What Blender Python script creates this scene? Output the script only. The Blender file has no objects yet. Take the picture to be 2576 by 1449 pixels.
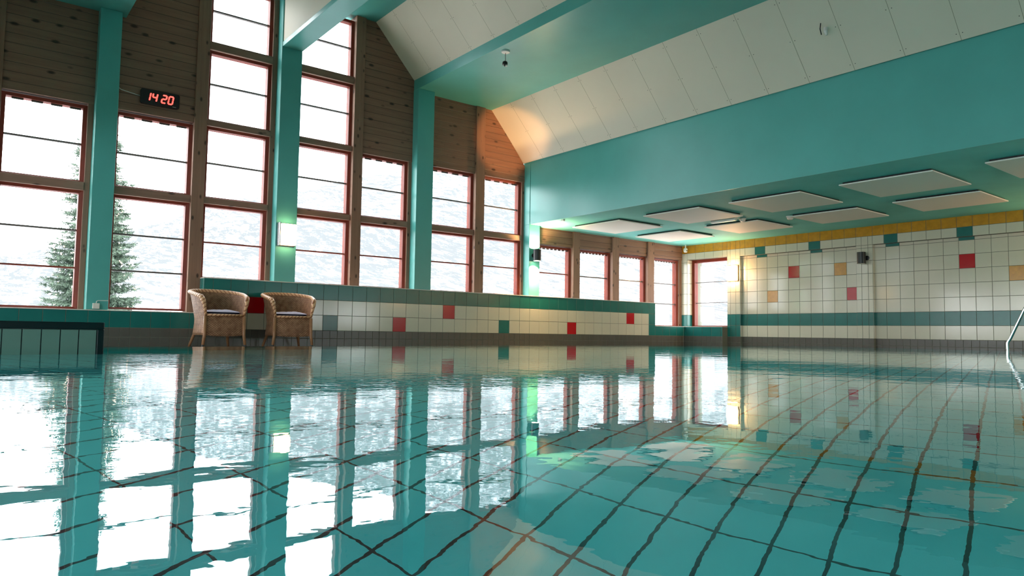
import bpy, bmesh, math, random
from mathutils import Vector, Matrix, noise
random.seed(7)
C = bpy.context.scene.collection
S = bpy.context.scene
ZO = 0.2            # the camera stands 0.2 m above the deck; heights below are given from the camera's level
PI = math.pi

# ------------------------------------------------------------------ camera
yaw, pit, rol = math.radians(38.0), math.radians(3.633), math.radians(0.84)
fw = Vector((math.sin(yaw)*math.cos(pit), math.cos(yaw)*math.cos(pit), math.sin(pit)))
rt0 = Vector((math.cos(yaw), -math.sin(yaw), 0)); up0 = rt0.cross(fw)
rt = rt0*math.cos(rol) + up0*math.sin(rol); up = up0*math.cos(rol) - rt0*math.sin(rol)
cd = bpy.data.cameras.new('camera'); cam = bpy.data.objects.new('camera', cd); C.objects.link(cam)
cam.matrix_world = Matrix(((rt.x, up.x, -fw.x, 0), (rt.y, up.y, -fw.y, 0), (rt.z, up.z, -fw.z, ZO), (0, 0, 0, 1)))
cd.sensor_width = 36; cd.lens = 36*1799.6/2576; cd.clip_start = 0.02; cd.clip_end = 3000
S.camera = cam

# ------------------------------------------------------------------ sky, daylight, exposure
SKY = 8.0
w = bpy.data.worlds.new('world'); S.world = w; w.use_nodes = True
bg = w.node_tree.nodes['Background']; bg.inputs[0].default_value = (0.93, 0.97, 1.0, 1); bg.inputs[1].default_value = SKY
S.view_settings.view_transform = 'Standard'; S.view_settings.look = 'None'
S.view_settings.gamma = 1; S.view_settings.use_curve_mapping = False
S.view_settings.exposure = 0.28
try:
    S.cycles.max_bounces = 14; S.cycles.diffuse_bounces = 6; S.cycles.glossy_bounces = 6
    S.cycles.transmission_bounces = 8; S.cycles.transparent_max_bounces = 12
    S.cycles.sample_clamp_indirect = 12; S.cycles.use_denoising = True
except Exception: pass
def portal(name, cx, cy, cz, sx, sy, rot):
    l = bpy.data.lights.new(name, 'AREA'); l.shape = 'RECTANGLE'; l.size = sx; l.size_y = sy; l.energy = 1
    l.cycles.is_portal = True
    o = bpy.data.objects.new(name, l); C.objects.link(o); o.location = (cx, cy, cz+ZO); o.rotation_euler = rot
portal('daylight_portal', 3.21, 8.97, 2.35, 6.0, 3.9, (-PI/2, 0, 0))
portal('daylight_portal', 9.1, 8.97, 0.8, 4.0, 1.4, (-PI/2, 0, 0))
portal('daylight_portal', -5.55, 1.5, 0.9, 9.0, 1.5, (PI/2, 0, -PI/2))  # over the openings added in the unseen left wall
portal('daylight_portal', 3.2, -4.6, .55, 16.0, .8, (PI/2, 0, 0))  # over the openings added in the unseen back wall
portal('daylight_portal', 11.35, 8.25, 0.8, 0.9, 1.3, (PI/2, 0, PI/2))

# ------------------------------------------------------------------ materials
def lin(r, g, b):
    f = lambda c: (c/255/12.92 if c/255 <= .04045 else ((c/255+.055)/1.055)**2.4)
    return (f(r), f(g), f(b), 1)
class N:
    def __init__(s, name):
        s.m = bpy.data.materials.new(name); s.m.use_nodes = True; s.t = s.m.node_tree
        s.b = s.t.nodes['Principled BSDF']; s.out = s.t.nodes['Material Output']
    def n(s, typ, **kw):
        o = s.t.nodes.new(typ)
        for k, v in kw.items(): setattr(o, k, v)
        return o
    def l(s, a, b): s.t.links.new(a, b)
    def math(s, op, a, b=None, c=None):
        o = s.n('ShaderNodeMath', operation=op)
        for i, v in enumerate((a, b, c)):
            if v is None: continue
            if isinstance(v, (int, float)): o.inputs[i].default_value = v
            else: s.l(v, o.inputs[i])
        return o.outputs[0]
    def mix(s, f, a, b):
        o = s.n('ShaderNodeMix', data_type='RGBA')
        for i, v in ((0, f), (6, a), (7, b)):
            if isinstance(v, (int, float, tuple)): o.inputs[i].default_value = v
            else: s.l(v, o.inputs[i])
        return o.outputs[2]
    def pos(s):
        g = s.n('ShaderNodeNewGeometry'); x = s.n('ShaderNodeSeparateXYZ'); s.l(g.outputs['Position'], x.inputs[0]); return g.outputs['Position'], x.outputs
    def vec(s, x, y, z):
        o = s.n('ShaderNodeCombineXYZ')
        for i, v in enumerate((x, y, z)):
            if isinstance(v, (int, float)): o.inputs[i].default_value = v
            else: s.l(v, o.inputs[i])
        return o.outputs[0]
    def noise(s, v, scale, det=3, rough=.5):
        o = s.n('ShaderNodeTexNoise'); o.inputs['Scale'].default_value = scale; o.inputs['Detail'].default_value = det
        o.inputs['Roughness'].default_value = rough
        if v is not None: s.l(v, o.inputs['Vector'])
        return o.outputs['Fac']
    def ramp(s, f, a, b):
        o = s.n('ShaderNodeMapRange'); o.inputs[1].default_value = a; o.inputs[2].default_value = b; s.l(f, o.inputs[0]); return o.outputs[0]
    def bump(s, h, strength=.3, dist=.01):
        o = s.n('ShaderNodeBump'); o.inputs['Strength'].default_value = strength; o.inputs['Distance'].default_value = dist
        s.l(h, o.inputs['Height']); s.l(o.outputs[0], s.b.inputs['Normal'])
def plain(name, col, rough=.5, metal=0, spec=.5, var=0.0, vs=3.0):
    a = N(name); a.b.inputs['Roughness'].default_value = rough; a.b.inputs['Metallic'].default_value = metal
    a.b.inputs['Specular IOR Level'].default_value = spec
    if var:
        p, _ = a.pos(); f = a.noise(p, vs, 4, .6)
        c2 = tuple(min(1, c*(1-var)) for c in col[:3])+(1,)
        a.l(a.mix(a.ramp(f, .3, .7), c2, col), a.b.inputs['Base Color'])
    else: a.b.inputs['Base Color'].default_value = col
    return a.m
def emis(name, col, st):
    a = N(name); a.b.inputs['Base Color'].default_value = (.9, .9, .9, 1)
    a.b.inputs['Emission Color'].default_value = col; a.b.inputs['Emission Strength'].default_value = st
    return a.m
def wood(name, base, dark, horiz=True, boards=True, pitch=.1):
    a = N(name); p, (x, y, z) = a.pos(); a.b.inputs['Roughness'].default_value = .6
    if horiz: gv = a.vec(a.math('MULTIPLY', x, 1.6), a.math('MULTIPLY', y, 1.6), a.math('MULTIPLY', z, 28)); kv = a.vec(a.math('MULTIPLY', x, 4.2), a.math('MULTIPLY', y, 4.2), a.math('MULTIPLY', z, 9))
    else: gv = a.vec(a.math('MULTIPLY', x, 40), a.math('MULTIPLY', y, 40), a.math('MULTIPLY', z, 1.5)); kv = a.vec(a.math('MULTIPLY', x, 12), a.math('MULTIPLY', y, 12), a.math('MULTIPLY', z, 6))
    g = a.noise(gv, 1, 4, .6)
    col = a.mix(a.ramp(g, .3, .72), tuple(c*.72 for c in base[:3])+(1,), base)
    v = a.n('ShaderNodeTexVoronoi'); a.l(kv, v.inputs['Vector']); v.inputs['Scale'].default_value = 1; v.inputs['Randomness'].default_value = 1
    k = a.ramp(v.outputs['Distance'], .21, .10)
    wn0 = a.n('ShaderNodeTexWhiteNoise', noise_dimensions='3D'); a.l(v.outputs['Position'], wn0.inputs['Vector'])
    k = a.math('MULTIPLY', k, a.math('GREATER_THAN', wn0.outputs[0], .12))
    col = a.mix(k, col, dark)
    if boards:
        q = a.math('DIVIDE', z, pitch); fr = a.math('FRACT', q); fl = a.math('FLOOR', q)
        wn = a.n('ShaderNodeTexWhiteNoise', noise_dimensions='1D'); a.l(fl, wn.inputs['W'])
        col = a.mix(a.math('MULTIPLY', wn.outputs[0], .35), col, tuple(c*.55 for c in base[:3])+(1,))
        ln = a.math('LESS_THAN', fr, .05)
        col = a.mix(a.math('MULTIPLY', ln, .75), col, tuple(c*.25 for c in dark[:3])+(1,))
        h = a.math('MINIMUM', a.math('MULTIPLY', fr, 10), 1); a.bump(h, .8, .008)
    a.l(col, a.b.inputs['Base Color']); return a.m
M = {}
M['teal'] = plain('teal paint', lin(90, 174, 166), .32, 0, .55, .10, 2.2)
M['tealmat'] = plain('matt teal plaster', lin(130, 214, 206), .7, 0, .15, .16, 1.4)  # paler teal of the low ceiling, lightened to make up for missing light
M['cream'] = plain('cream board', lin(226, 216, 196), .6, 0, .3, .05, 1.5)
M['panel'] = plain('white panel board', lin(242, 236, 226), .6, 0, .3)
M['joint'] = plain('board joint', lin(150, 144, 118), .8)
M['screw'] = plain('screw hole', lin(60, 56, 48), .8)
M['wood'] = wood('pine boards', lin(152, 110, 88), lin(54, 36, 26))
M['post'] = wood('pine post', lin(152, 112, 90), lin(66, 44, 32), False, False)
M['rail'] = wood('pine rail', lin(152, 114, 94), lin(60, 40, 30), True, False)
M['frame'] = plain('red brown frame', lin(128, 50, 32), .5, 0, .3, .2, 8)
M['bar'] = plain('glazing bar', lin(104, 92, 86), .4)
M['barred'] = plain('red glazing bar', lin(140, 60, 42), .4)
M['t_white'] = plain('white glazed tile', lin(214, 206, 184), .12, 0, .5, .04, 4)
M['t_teal'] = plain('teal glazed tile', lin(30, 112, 105), .22, 0, .4, .12, 5)
M['t_red'] = plain('red glazed tile', lin(190, 12, 22), .12, 0, .5)
M['t_gold'] = plain('ochre glazed tile', lin(214, 150, 40), .18, 0, .5, .25, 14)
M['t_grey'] = plain('grey glazed tile', lin(96, 92, 84), .25, 0, .4, .1, 6)
M['grout'] = plain('grout', lin(120, 118, 104), .9)
M['darktile'] = plain('dark green tile', lin(8, 28, 30), .3, 0, .3)
M['palegreen'] = plain('pale green pool tile', lin(104, 132, 122), .3, 0, .3, .08, 6)
M['black'] = plain('black plastic', lin(22, 22, 24), .45)
M['lampblack'] = plain('black painted metal', lin(26, 28, 30), .35)
M['white'] = plain('white plastic', lin(228, 226, 218), .4)
M['trimwhite'] = plain('white sill trim', lin(236, 226, 214), .35)
M['steel'] = plain('polished steel', lin(205, 205, 205), .16, 1)
M['led'] = emis('red led digit', (1, .03, .015, 1), 1.6)
M['lampglass'] = emis('lit opal glass', (1, .58, .26, 1), 60.0)
M['lampsoft'] = emis('softly lit opal glass', (1, .62, .30, 1), 15)
M['lampin'] = emis('lamp aperture', (1, .85, .55, 1), 20)
M['navy'] = plain('navy cushion cloth', lin(30, 36, 56), .8, 0, .3, .2, 30)
M['lavender'] = plain('pale cushion cloth', lin(196, 190, 212), .8, 0, .3, .1, 30)
M['legwood'] = plain('rattan leg', lin(172, 122, 84), .45, 0, .5, .25, 30)
M['deck'] = plain('grey deck tile', lin(92, 92, 88), .25, 0, .5, .1, 4)
M['snow'] = plain('snow', (.82, .83, .85, 1), .8)
# glass pane: mirror share by angle, otherwise clear
a = N('window glass'); tr = a.n('ShaderNodeBsdfTransparent'); gl = a.n('ShaderNodeBsdfGlossy'); gl.inputs['Roughness'].default_value = 0.0
tr.inputs[0].default_value = (.96, .97, .97, 1)
fr = a.n('ShaderNodeFresnel'); gm = a.n('ShaderNodeNewGeometry'); a.l(a.math('SUBTRACT', 1.45, a.math('MULTIPLY', gm.outputs['Backfacing'], 1.45-1/1.45)), fr.inputs[0]); mx = a.n('ShaderNodeMixShader')
a.l(fr.outputs[0], mx.inputs[0]); a.l(tr.outputs[0], mx.inputs[1]); a.l(gl.outputs[0], mx.inputs[2]); a.l(mx.outputs[0], a.out.inputs[0])
M['glass'] = a.m
# water
a = N('pool water'); g = a.n('ShaderNodeBsdfGlass'); g.inputs['IOR'].default_value = 1.333; g.inputs['Roughness'].default_value = 0.0
g.inputs['Color'].default_value = (.95, 1, 1, 1)
p, (x, y, z) = a.pos()
n1 = a.noise(p, 5.0, 2, .5); n2 = a.noise(a.vec(a.math('MULTIPLY', x, 1.0), a.math('MULTIPLY', y, 1.0), z), 17.0, 2, .5)
n3 = a.noise(p, 46.0, 2, .5)
big = a.ramp(a.noise(p, .55, 2), .42, .68)
h = a.math('ADD', a.math('ADD', a.math('MULTIPLY', n1, .7), a.math('MULTIPLY', n3, .05)), a.math('MULTIPLY', n2, a.math('ADD', .16, a.math('MULTIPLY', big, .30))))
def patch(cx, cy, rx, ry):
    ex = a.math('DIVIDE', a.math('SUBTRACT', x, cx), rx); ey = a.math('DIVIDE', a.math('SUBTRACT', y, cy), ry)
    d2 = a.math('ADD', a.math('MULTIPLY', ex, ex), a.math('MULTIPLY', ey, ey)); return a.ramp(d2, 1.0, .1)
pm = patch(4.15, 4.45, .7, .35); pm = a.math('ADD', pm, patch(.62, 2.9, .6, .5)); pm = a.math('ADD', pm, a.math('MULTIPLY', patch(.95, 1.35, .9, .42), .35))
h = a.math('ADD', h, a.math('MULTIPLY', a.math('MULTIPLY', n3, pm), .55))
bp = a.n('ShaderNodeBump'); bp.inputs['Strength'].default_value = 1.0; bp.inputs['Distance'].default_value = .0011
a.l(h, bp.inputs['Height']); a.l(bp.outputs[0], g.inputs['Normal']); a.l(g.outputs[0], a.out.inputs[0])
M['water'] = a.m
# pool floor: rotated small tiles with dark joints
a = N('pool floor tile'); p, (x, y, z) = a.pos(); th = math.radians(17.4)
u = a.math('ADD', a.math('MULTIPLY', x, math.cos(th)), a.math('MULTIPLY', y, math.sin(th)))
v = a.math('SUBTRACT', a.math('MULTIPLY', y, math.cos(th)), a.math('MULTIPLY', x, math.sin(th)))
du = a.math('PINGPONG', a.math('SUBTRACT', u, .112-16.3), .0815); dv = a.math('PINGPONG', a.math('SUBTRACT', v, .0498-7.97), .03985)
li = a.math('MAXIMUM', a.math('LESS_THAN', du, .0022), a.math('LESS_THAN', dv, .0031))
base = a.mix(a.ramp(a.noise(p, 3, 3), .3, .7), lin(84, 224, 232), lin(120, 238, 240))
a.l(a.mix(li, base, lin(14, 34, 44)), a.b.inputs['Base Color']); a.b.inputs['Roughness'].default_value = .5
M['poolfloor'] = a.m
# wicker
a = N('woven rattan'); tc = a.n('ShaderNodeTexCoord'); sp = a.n('ShaderNodeSeparateXYZ'); a.l(tc.outputs['Object'], sp.inputs[0])
x, y, z = sp.outputs; rad = a.math('ARCTAN2', x, y)
s1 = a.math('SINE', a.math('MULTIPLY', z, 520)); s2 = a.math('SINE', a.math('ADD', a.math('MULTIPLY', rad, 62), a.math('MULTIPLY', a.math('FLOOR', a.math('MULTIPLY', z, 83)), PI)))
hh = a.math('ADD', a.math('MULTIPLY', s1, .5), a.math('MULTIPLY', s2, .5))
nz = a.noise(tc.outputs['Object'], 22, 3)
c = a.mix(a.ramp(nz, .3, .7), lin(132, 90, 62), lin(182, 136, 102))
c = a.mix(a.ramp(hh, -.2, -.9), c, lin(84, 48, 28)); a.l(c, a.b.inputs['Base Color']); a.b.inputs['Roughness'].default_value = .5; a.bump(hh, .5, .003)
M['wicker'] = a.m
a = N('rattan binding'); tc = a.n('ShaderNodeTexCoord'); sp = a.n('ShaderNodeSeparateXYZ'); a.l(tc.outputs['Object'], sp.inputs[0])
x, y, z = sp.outputs; s1 = a.math('SINE', a.math('ADD', a.math('MULTIPLY', a.math('ARCTAN2', x, y), 44), a.math('MULTIPLY', z, 130)))
c = a.mix(a.ramp(s1, -1, -.2), lin(150, 92, 56), lin(216, 166, 122)); a.l(c, a.b.inputs['Base Color']); a.b.inputs['Roughness'].default_value = .4; a.bump(s1, .5, .004)
M['binding'] = a.m
# mountain: snow with thin dark woods
a = N('snowy mountainside'); p, (x, y, z) = a.pos(); a.b.inputs['Roughness'].default_value = 1; a.b.inputs['Specular IOR Level'].default_value = 0
f1 = a.noise(a.vec(x, a.math('MULTIPLY', y, .22), a.math('MULTIPLY', z, 1.0)), .50, 6, .84); f2 = a.noise(p, .018, 3, .5)
k = a.math('ADD', a.math('MULTIPLY', f1, 1.05), a.math('MULTIPLY', f2, .25))
c = a.mix(a.ramp(k, .48, .66), (.62, .63, .66, 1), (.104, .108, .111, 1)); a.l(c, a.b.inputs['Base Color'])
M['mountain'] = a.m
M['needle'] = plain('spruce needles', lin(88, 104, 88), .7, 0, .2, .4, 3)
M['bark'] = plain('spruce bark', lin(84, 66, 54), .9)
M['bulb'] = emis('warm string light', (1, .55, .2, 1), 4)

# ------------------------------------------------------------------ mesh builder
class MB:
    def __init__(s): s.v = []; s.f = []; s.mi = []
    def add(s, vs, fs, mi=0):
        o = len(s.v); s.v += [Vector(v) for v in vs]
        for f in fs: s.f.append([i+o for i in f]); s.mi.append(mi)
        return s
    def box(s, x0, x1, y0, y1, z0, z1, mi=0):
        return s.add([(x, y, z) for x in (x0, x1) for y in (y0, y1) for z in (z0, z1)],
              [(0, 1, 3, 2), (4, 6, 7, 5), (0, 4, 5, 1), (2, 3, 7, 6), (0, 2, 6, 4), (1, 5, 7, 3)], mi)
    def prism_y(s, pts, y0, y1, mi=0):        # outline in (x,z) extruded along y
        n = len(pts); vs = [(x, y0, z) for x, z in pts]+[(x, y1, z) for x, z in pts]
        fs = [tuple(range(n)), tuple(range(2*n-1, n-1, -1))]+[(i, i+n, (i+1) % n+n, (i+1) % n) for i in range(n)]
        return s.add(vs, fs, mi)
    def prism_z(s, pts, z0, z1, mi=0):
        n = len(pts); vs = [(x, y, z0) for x, y in pts]+[(x, y, z1) for x, y in pts]
        fs = [tuple(range(n-1, -1, -1)), tuple(range(n, 2*n))]+[(i, (i+1) % n, (i+1) % n+n, i+n) for i in range(n)]
        return s.add(vs, fs, mi)
    def tube(s, pts, r, n=10, mi=0, cap=True):
        pts = [Vector(p) for p in pts]; rs = r if isinstance(r, (list, tuple)) else [r]*len(pts)
        rings = []; prev = None
        for i, p in enumerate(pts):
            t = (pts[min(i+1, len(pts)-1)]-pts[max(i-1, 0)]).normalized()
            if prev is None: prev = t.orthogonal().normalized()
            prev = (prev-t*prev.dot(t)).normalized(); b = t.cross(prev)
            rings.append([p+(prev*math.cos(2*PI*k/n)+b*math.sin(2*PI*k/n))*rs[i] for k in range(n)])
        vs = [v for rr in rings for v in rr]
        fs = [(i*n+k, i*n+(k+1) % n, (i+1)*n+(k+1) % n, (i+1)*n+k) for i in range(len(pts)-1) for k in range(n)]
        if cap: fs += [tuple(range(n-1, -1, -1)), tuple(range((len(pts)-1)*n, len(pts)*n))]
        return s.add(vs, fs, mi)
    def lathe(s, prof, c=(0, 0, 0), axis='z', n=24, mi=0):   # prof: (radius, height)
        vs = []
        for r, h in prof:
            for k in range(n):
                a_, b_ = r*math.cos(2*PI*k/n), r*math.sin(2*PI*k/n)
                q = {'z': (a_, b_, h), 'y': (a_, h, b_), 'x': (h, a_, b_)}[axis]
                vs.append(Vector(q)+Vector(c))
        m = len(prof)
        fs = [(i*n+k, i*n+(k+1) % n, (i+1)*n+(k+1) % n, (i+1)*n+k) for i in range(m-1) for k in range(n)]
        fs += [tuple(range(n-1, -1, -1)), tuple(range((m-1)*n, m*n))]
        return s.add(vs, fs, mi)
    def build(s, name, mats, parent=None, smooth=False, bevel=0, local=False, origin=None, normals=True):
        if not isinstance(mats, (list, tuple)): mats = [mats]
        me = bpy.data.meshes.new(name); o = bpy.data.objects.new(name, me); C.objects.link(o)
        if local: off = Vector((0, 0, 0)); loc = Vector((0, 0, 0))
        elif parent is not None:
            base = parent
            tot = Vector(parent['_o']) if '_o' in parent else Vector((0, 0, 0))
            off = Vector((0, 0, ZO))-tot; loc = Vector((0, 0, 0))
        else:
            xs = [v.x for v in s.v]; ys = [v.y for v in s.v]; zs = [v.z for v in s.v]
            loc = Vector(origin) if origin else Vector(((min(xs)+max(xs))/2, (min(ys)+max(ys))/2, min(zs)+ZO))
            off = Vector((0, 0, ZO))-loc
        me.from_pydata([v+off for v in s.v], [], s.f)
        for m in mats: me.materials.append(m)
        for p_, i in zip(me.polygons, s.mi): p_.material_index = i
        if normals:
            b = bmesh.new(); b.from_mesh(me); bmesh.ops.recalc_face_normals(b, faces=b.faces); b.to_mesh(me); b.free()
        if smooth:
            for p_ in me.polygons: p_.use_smooth = True
        if bevel:
            md = o.modifiers.new('bevel', 'BEVEL'); md.width = bevel; md.segments = 2; md.limit_method = 'ANGLE'
        o.location = loc
        if parent is not None: o.parent = parent; o['_o'] = tuple(parent['_o']) if '_o' in parent else (0., 0., 0.)
        else: o['_o'] = tuple(loc)
        return o
def empty(name, x, y, z, rz=0):
    o = bpy.data.objects.new(name, None); C.objects.link(o); o.location = (x, y, z+ZO); o.rotation_euler = (0, 0, rz)
    o.empty_display_size = .1; o['_o'] = (x, y, z+ZO); return o
def tag(o, label=None, cat=None, group=None, kind=None):
    if label: o['label'] = label
    if cat: o['category'] = cat
    if group: o['group'] = group
    if kind: o['kind'] = kind
    return o
def struct(o): o['kind'] = 'structure'; return o
def copy_tree(o, parent=None):
    c = o.copy(); C.objects.link(c)
    if parent is not None: c.parent = parent; c.matrix_parent_inverse = o.matrix_parent_inverse.copy()
    for ch in [k for k in bpy.data.objects if k.parent == o]: copy_tree(ch, c)
    return c

# ------------------------------------------------------------------ key dimensions (from the camera's level)
DF, DC, DW, DG = 8.64, 8.68, 8.82, 8.90
LOWZ, SOF, BACK, LEFT = 1.725, 3.455, -4.5, -5.5
TM = [M['grout'], M['t_white'], M['t_teal'], M['t_red'], M['t_gold'], M['t_grey'], M['trimwhite']]
W_, T_, R_, G_, K_ = 1, 2, 3, 4, 5
def tiles(mb, P, U, V, us, vs, pick, gap=.0045, lift=.003):
    """tiled surface: grout sheet plus raised tiles. P(u,v)-> point, nrm = outward"""
    nrm = Vector(U).cross(Vector(V))
    O = Vector(P); U = Vector(U); V = Vector(V)
    q = lambda u, v, h=0: O+U*u+V*v+nrm*h
    mb.add([q(us[0], vs[0]), q(us[-1], vs[0]), q(us[-1], vs[-1]), q(us[0], vs[-1])], [(0, 1, 2, 3)], 0)
    for i in range(len(us)-1):
        for j in range(len(vs)-1):
            a0, a1, b0, b1 = us[i]+gap/2, us[i+1]-gap/2, vs[j]+gap/2, vs[j+1]-gap/2
            if a1-a0 < .004 or b1-b0 < .004: continue
            e = .0015
            vv = [q(a0, b0), q(a1, b0), q(a1, b1), q(a0, b1), q(a0+e, b0+e, lift), q(a1-e, b0+e, lift), q(a1-e, b1-e, lift), q(a0+e, b1-e, lift)]
            mb.add(vv, [(4, 5, 6, 7), (0, 1, 5, 4), (1, 2, 6, 5), (2, 3, 7, 6), (3, 0, 4, 7)], pick(i, j, (us[i]+us[i+1])/2, (vs[j]+vs[j+1])/2))
def seq(a, b, st, phase=None):
    ph = a if phase is None else phase
    k = math.ceil((a-ph)/st+1e-6); r = [a]
    while ph+k*st < b-1e-4: r.append(ph+k*st); k += 1
    return r+[b]

# ------------------------------------------------------------------ front wall: tiled parapet in two heights
XB0, XB1, ZL, ZB = 2.257, 10.06, .178, .585
mb = MB()
rows = [-.2, -.1, 0]
# raised part
cols = [XB0, 2.362, 2.562, 2.762, 2.962, 3.162, 3.362]+seq(3.51, 9.90, .1997)[:-1]+[9.885, XB1]
spec = {('u', 2.857): R_, ('l', 3.813): T_, ('l', 4.819): R_, ('u', 5.627): R_, ('l', 6.631): T_, ('l', 8.02): R_, ('u', 9.396): R_}
def pick_front(i, j, u, v):
    if v < 0: return K_
    if u > 9.885 or v > .39: return T_
    for (r, x), c_ in spec.items():
        if cols[i] <= x < cols[i+1] and (r == 'u') == (v > .195): return c_
    return W_
tiles(mb, (0, DF, 0), (1, 0, 0), (0, 0, 1), cols, [0, .195, .39, ZB], pick_front)
tiles(mb, (0, DF, 0), (1, 0, 0), (0, 0, 1), seq(XB0, XB1, .0999, 3.51), rows, lambda *k: K_)
# left low part
tiles(mb, (0, DF, 0), (1, 0, 0), (0, 0, 1), seq(LEFT, XB0, .1997, .922), [0, ZL], lambda *k: T_)
tiles(mb, (0, DF, 0), (1, 0, 0), (0, 0, 1), seq(LEFT, XB0, .0999, .922), rows, lambda *k: K_)
tiles(mb, (XB0, DW+.08, 0), (0, -1, 0), (0, 0, 1), [0, .13, DW+.08-DF], [ZL, .39, ZB], lambda *k: T_)
# right low part and its return under the corner window
tiles(mb, (0, DF, 0), (1, 0, 0), (0, 0, 1), seq(XB1, 10.9, .1997), [0, ZL-.008], lambda *k: T_)
tiles(mb, (0, DF, 0), (1, 0, 0), (0, 0, 1), seq(XB1, 10.9, .0999), rows, lambda *k: K_)
tiles(mb, (10.9, DF, 0), (0, -1, 0), (0, 0, 1), seq(0, .84, .2), [0, ZL-.008], lambda *k: T_)
tiles(mb, (10.9, DF, 0), (0, -1, 0), (0, 0, 1), seq(0, .84, .1), rows, lambda *k: K_)
mb.box(LEFT, XB0-.001, DF+.002, 9.0, -.2, ZL-.002, 0); mb.box(XB0+.001, XB1, DF+.002, 9.0, -.2, ZB-.002, 0)
mb.box(XB1, 11.2, DF+.002, 9.0, -.2, ZL-.01, 0); mb.box(10.902, 11.25, 7.80, DF+.002, -.2, ZL-.01, 0)
struct(mb.build('wall_front', TM))
mb = MB()    # white edge strip along the parapet tops
mb.box(LEFT, XB0, DF-.006, DW+.1, ZL, ZL+.008); mb.box(XB0-.004, XB1+.004, DF-.006, DW+.1, ZB, ZB+.009)
mb.box(XB1+.004, 10.894, DF-.006, DW+.1, ZL-.008, ZL); mb.box(10.894, 11.22, 7.803, DW+.1, ZL-.008, ZL)
struct(mb.build('trim_1', M['trimwhite'], bevel=.002))

# pine boarding over the windows (one object: the boarded gable)
mb = MB()
def clad(pts): mb.prism_y(pts, DW, 9.0)
sl = lambda x: 4.284-(x-4.428)*1.088           # roof slope at the gable
clad([(4.26, 2.415), (5.06, 2.415), (5.06, sl(5.06)+.02), (4.44, 4.31), (4.26, 4.31)])
clad([(5.06, 2.415), (6.15, 2.415), (6.15, SOF+.03), (5.06, SOF+.03)])
clad([(6.30, 2.415), (7.13, 2.415), (7.13, 2.66), (6.438, SOF+.03), (6.30, SOF+.03)])
mx_ = lambda x: 6.42-x
clad([(mx_(4.28), 2.415), (mx_(4.28), 4.31), (mx_(4.44), 4.31), (mx_(5.06), sl(5.06)+.02), (mx_(5.06), 2.415)])
clad([(mx_(5.06), 2.415), (mx_(5.06), SOF+.03), (.27, SOF+.03), (.27, 2.415)])
clad([(.12, 2.415), (.12, SOF+.03), (-.02, SOF+.03), (-.71, 2.70), (-.71, 2.415)])
for x0, x1 in ((7.32, 8.17), (8.32, 9.11), (9.27, 10.04), (10.21, 11.05)): clad([(x0, 1.455), (x1, 1.455), (x1, LOWZ+.03), (x0, LOWZ+.03)])
clad([(-.71, 1.455), (-.71, 2.415), (LEFT, 2.415), (LEFT, 1.455)])
struct(mb.build('wall_gable', M['wood']))

# timber posts
posts = [(.11, .28, ZL, SOF+.02), (2.12, 2.26, ZL, 4.30), (4.13, 4.27, ZB, 4.30), (6.145, 6.31, ZB, SOF+.02), (8.17, 8.32, ZB, LOWZ+.02),
         (9.11, 9.275, ZB, LOWZ+.02), (10.04, 10.21, ZB, LOWZ+.02), (10.97, 11.05, ZL, LOWZ+.02),
         (1.045, 1.10, ZL, 2.42), (3.02, 3.09, ZB, 4.3), (5.0, 5.06, ZB, 2.42), (7.07, 7.13, ZB, 2.42), (-.71, -.5, ZL, 2.42)]
for i, (x0, x1, z0, z1) in enumerate(posts):
    mb = MB(); d = .79 if x1-x0 > .1 else .83
    mb.box(x0, x1, 8+d, 9.0, z0+.009, z1); struct(mb.build('trim_%d' % (i+2), M['post'], bevel=.004))

# ------------------------------------------------------------------ windows, one per bay
def bay(n, x0, x1, panes, scallop=True, thick=.038):
    """panes: (z0, z1, [(bar z, red?)...]) bottom to top"""
    root = struct(empty('window_%d' % n, (x0+x1)/2, DG, panes[0][0]-.03))
    for k, (z0, z1, bars) in enumerate(panes):
        f = MB(); t = thick
        a0, a1, b0, b1 = x0+.002, x1-.002, z0-.022, z1+.03
        ring = lambda e, y: [(a0+e, y, b0+(.022 if e else 0)), (a1-e, y, b0+(.022 if e else 0)), (a1-e, y, b1-(.03 if e else 0)), (a0+e, y, b1-(.03 if e else 0))]
        vs = ring(0, 8.855)+ring(t, 8.872)+ring(t, 8.96)+ring(0, 8.96)
        fs = []
        for r in range(3):
            for q in range(4): fs.append((r*4+q, r*4+(q+1) % 4, (r+1)*4+(q+1) % 4, (r+1)*4+q))
        for q in range(4): fs.append((12+q, 12+(q+1) % 4, (q+1) % 4, q))
        f.add(vs, fs); fo = f.build('window_frame', M['frame'], root)
        g = MB().box(a0+t, a1-t, DG+.012, DG+.018, z0, z1).build('glass_pane', M['glass'], root)
        for bz, red in bars:
            MB().box(a0+t-.004, a1-t+.004, DG-.01, DG+.03, bz-.009, bz+.009).build('glazing_bar', M['barred' if red else 'bar'], root)
        if k < len(panes)-1:
            zz = panes[k+1][0]-.022
            MB().box(a0, a1, 8.815, 8.95, b1, zz).build('transom', M['rail'], root, bevel=.003)
    if scallop:
        v = MB(); z1 = panes[-1][1]; L = (x1-x0-2*thick); m = 4 if scallop == 1 else 9
        for q in range(m):
            c_ = x0+thick+L*(q+.42)/m+.03; hw = L/m*.30
            v.box(c_-hw, c_+hw, DG-.004, DG+.01, z1-.02, z1+.002)
        v.build('vent_strip', M['bar'], root, bevel=.003)
    return root
tall = [(.615, 1.448, [(1.027, 1)]), (1.572, 2.38, [(1.978, 0)]), (2.505, 3.305, [(2.938, 0)]), (3.455, 4.19, [(3.845, 0)])]
lowl = [(.215, 1.435, [(.632, 1), (1.036, 0)]), (1.575, 2.365, [(1.955, 0)])]
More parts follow.
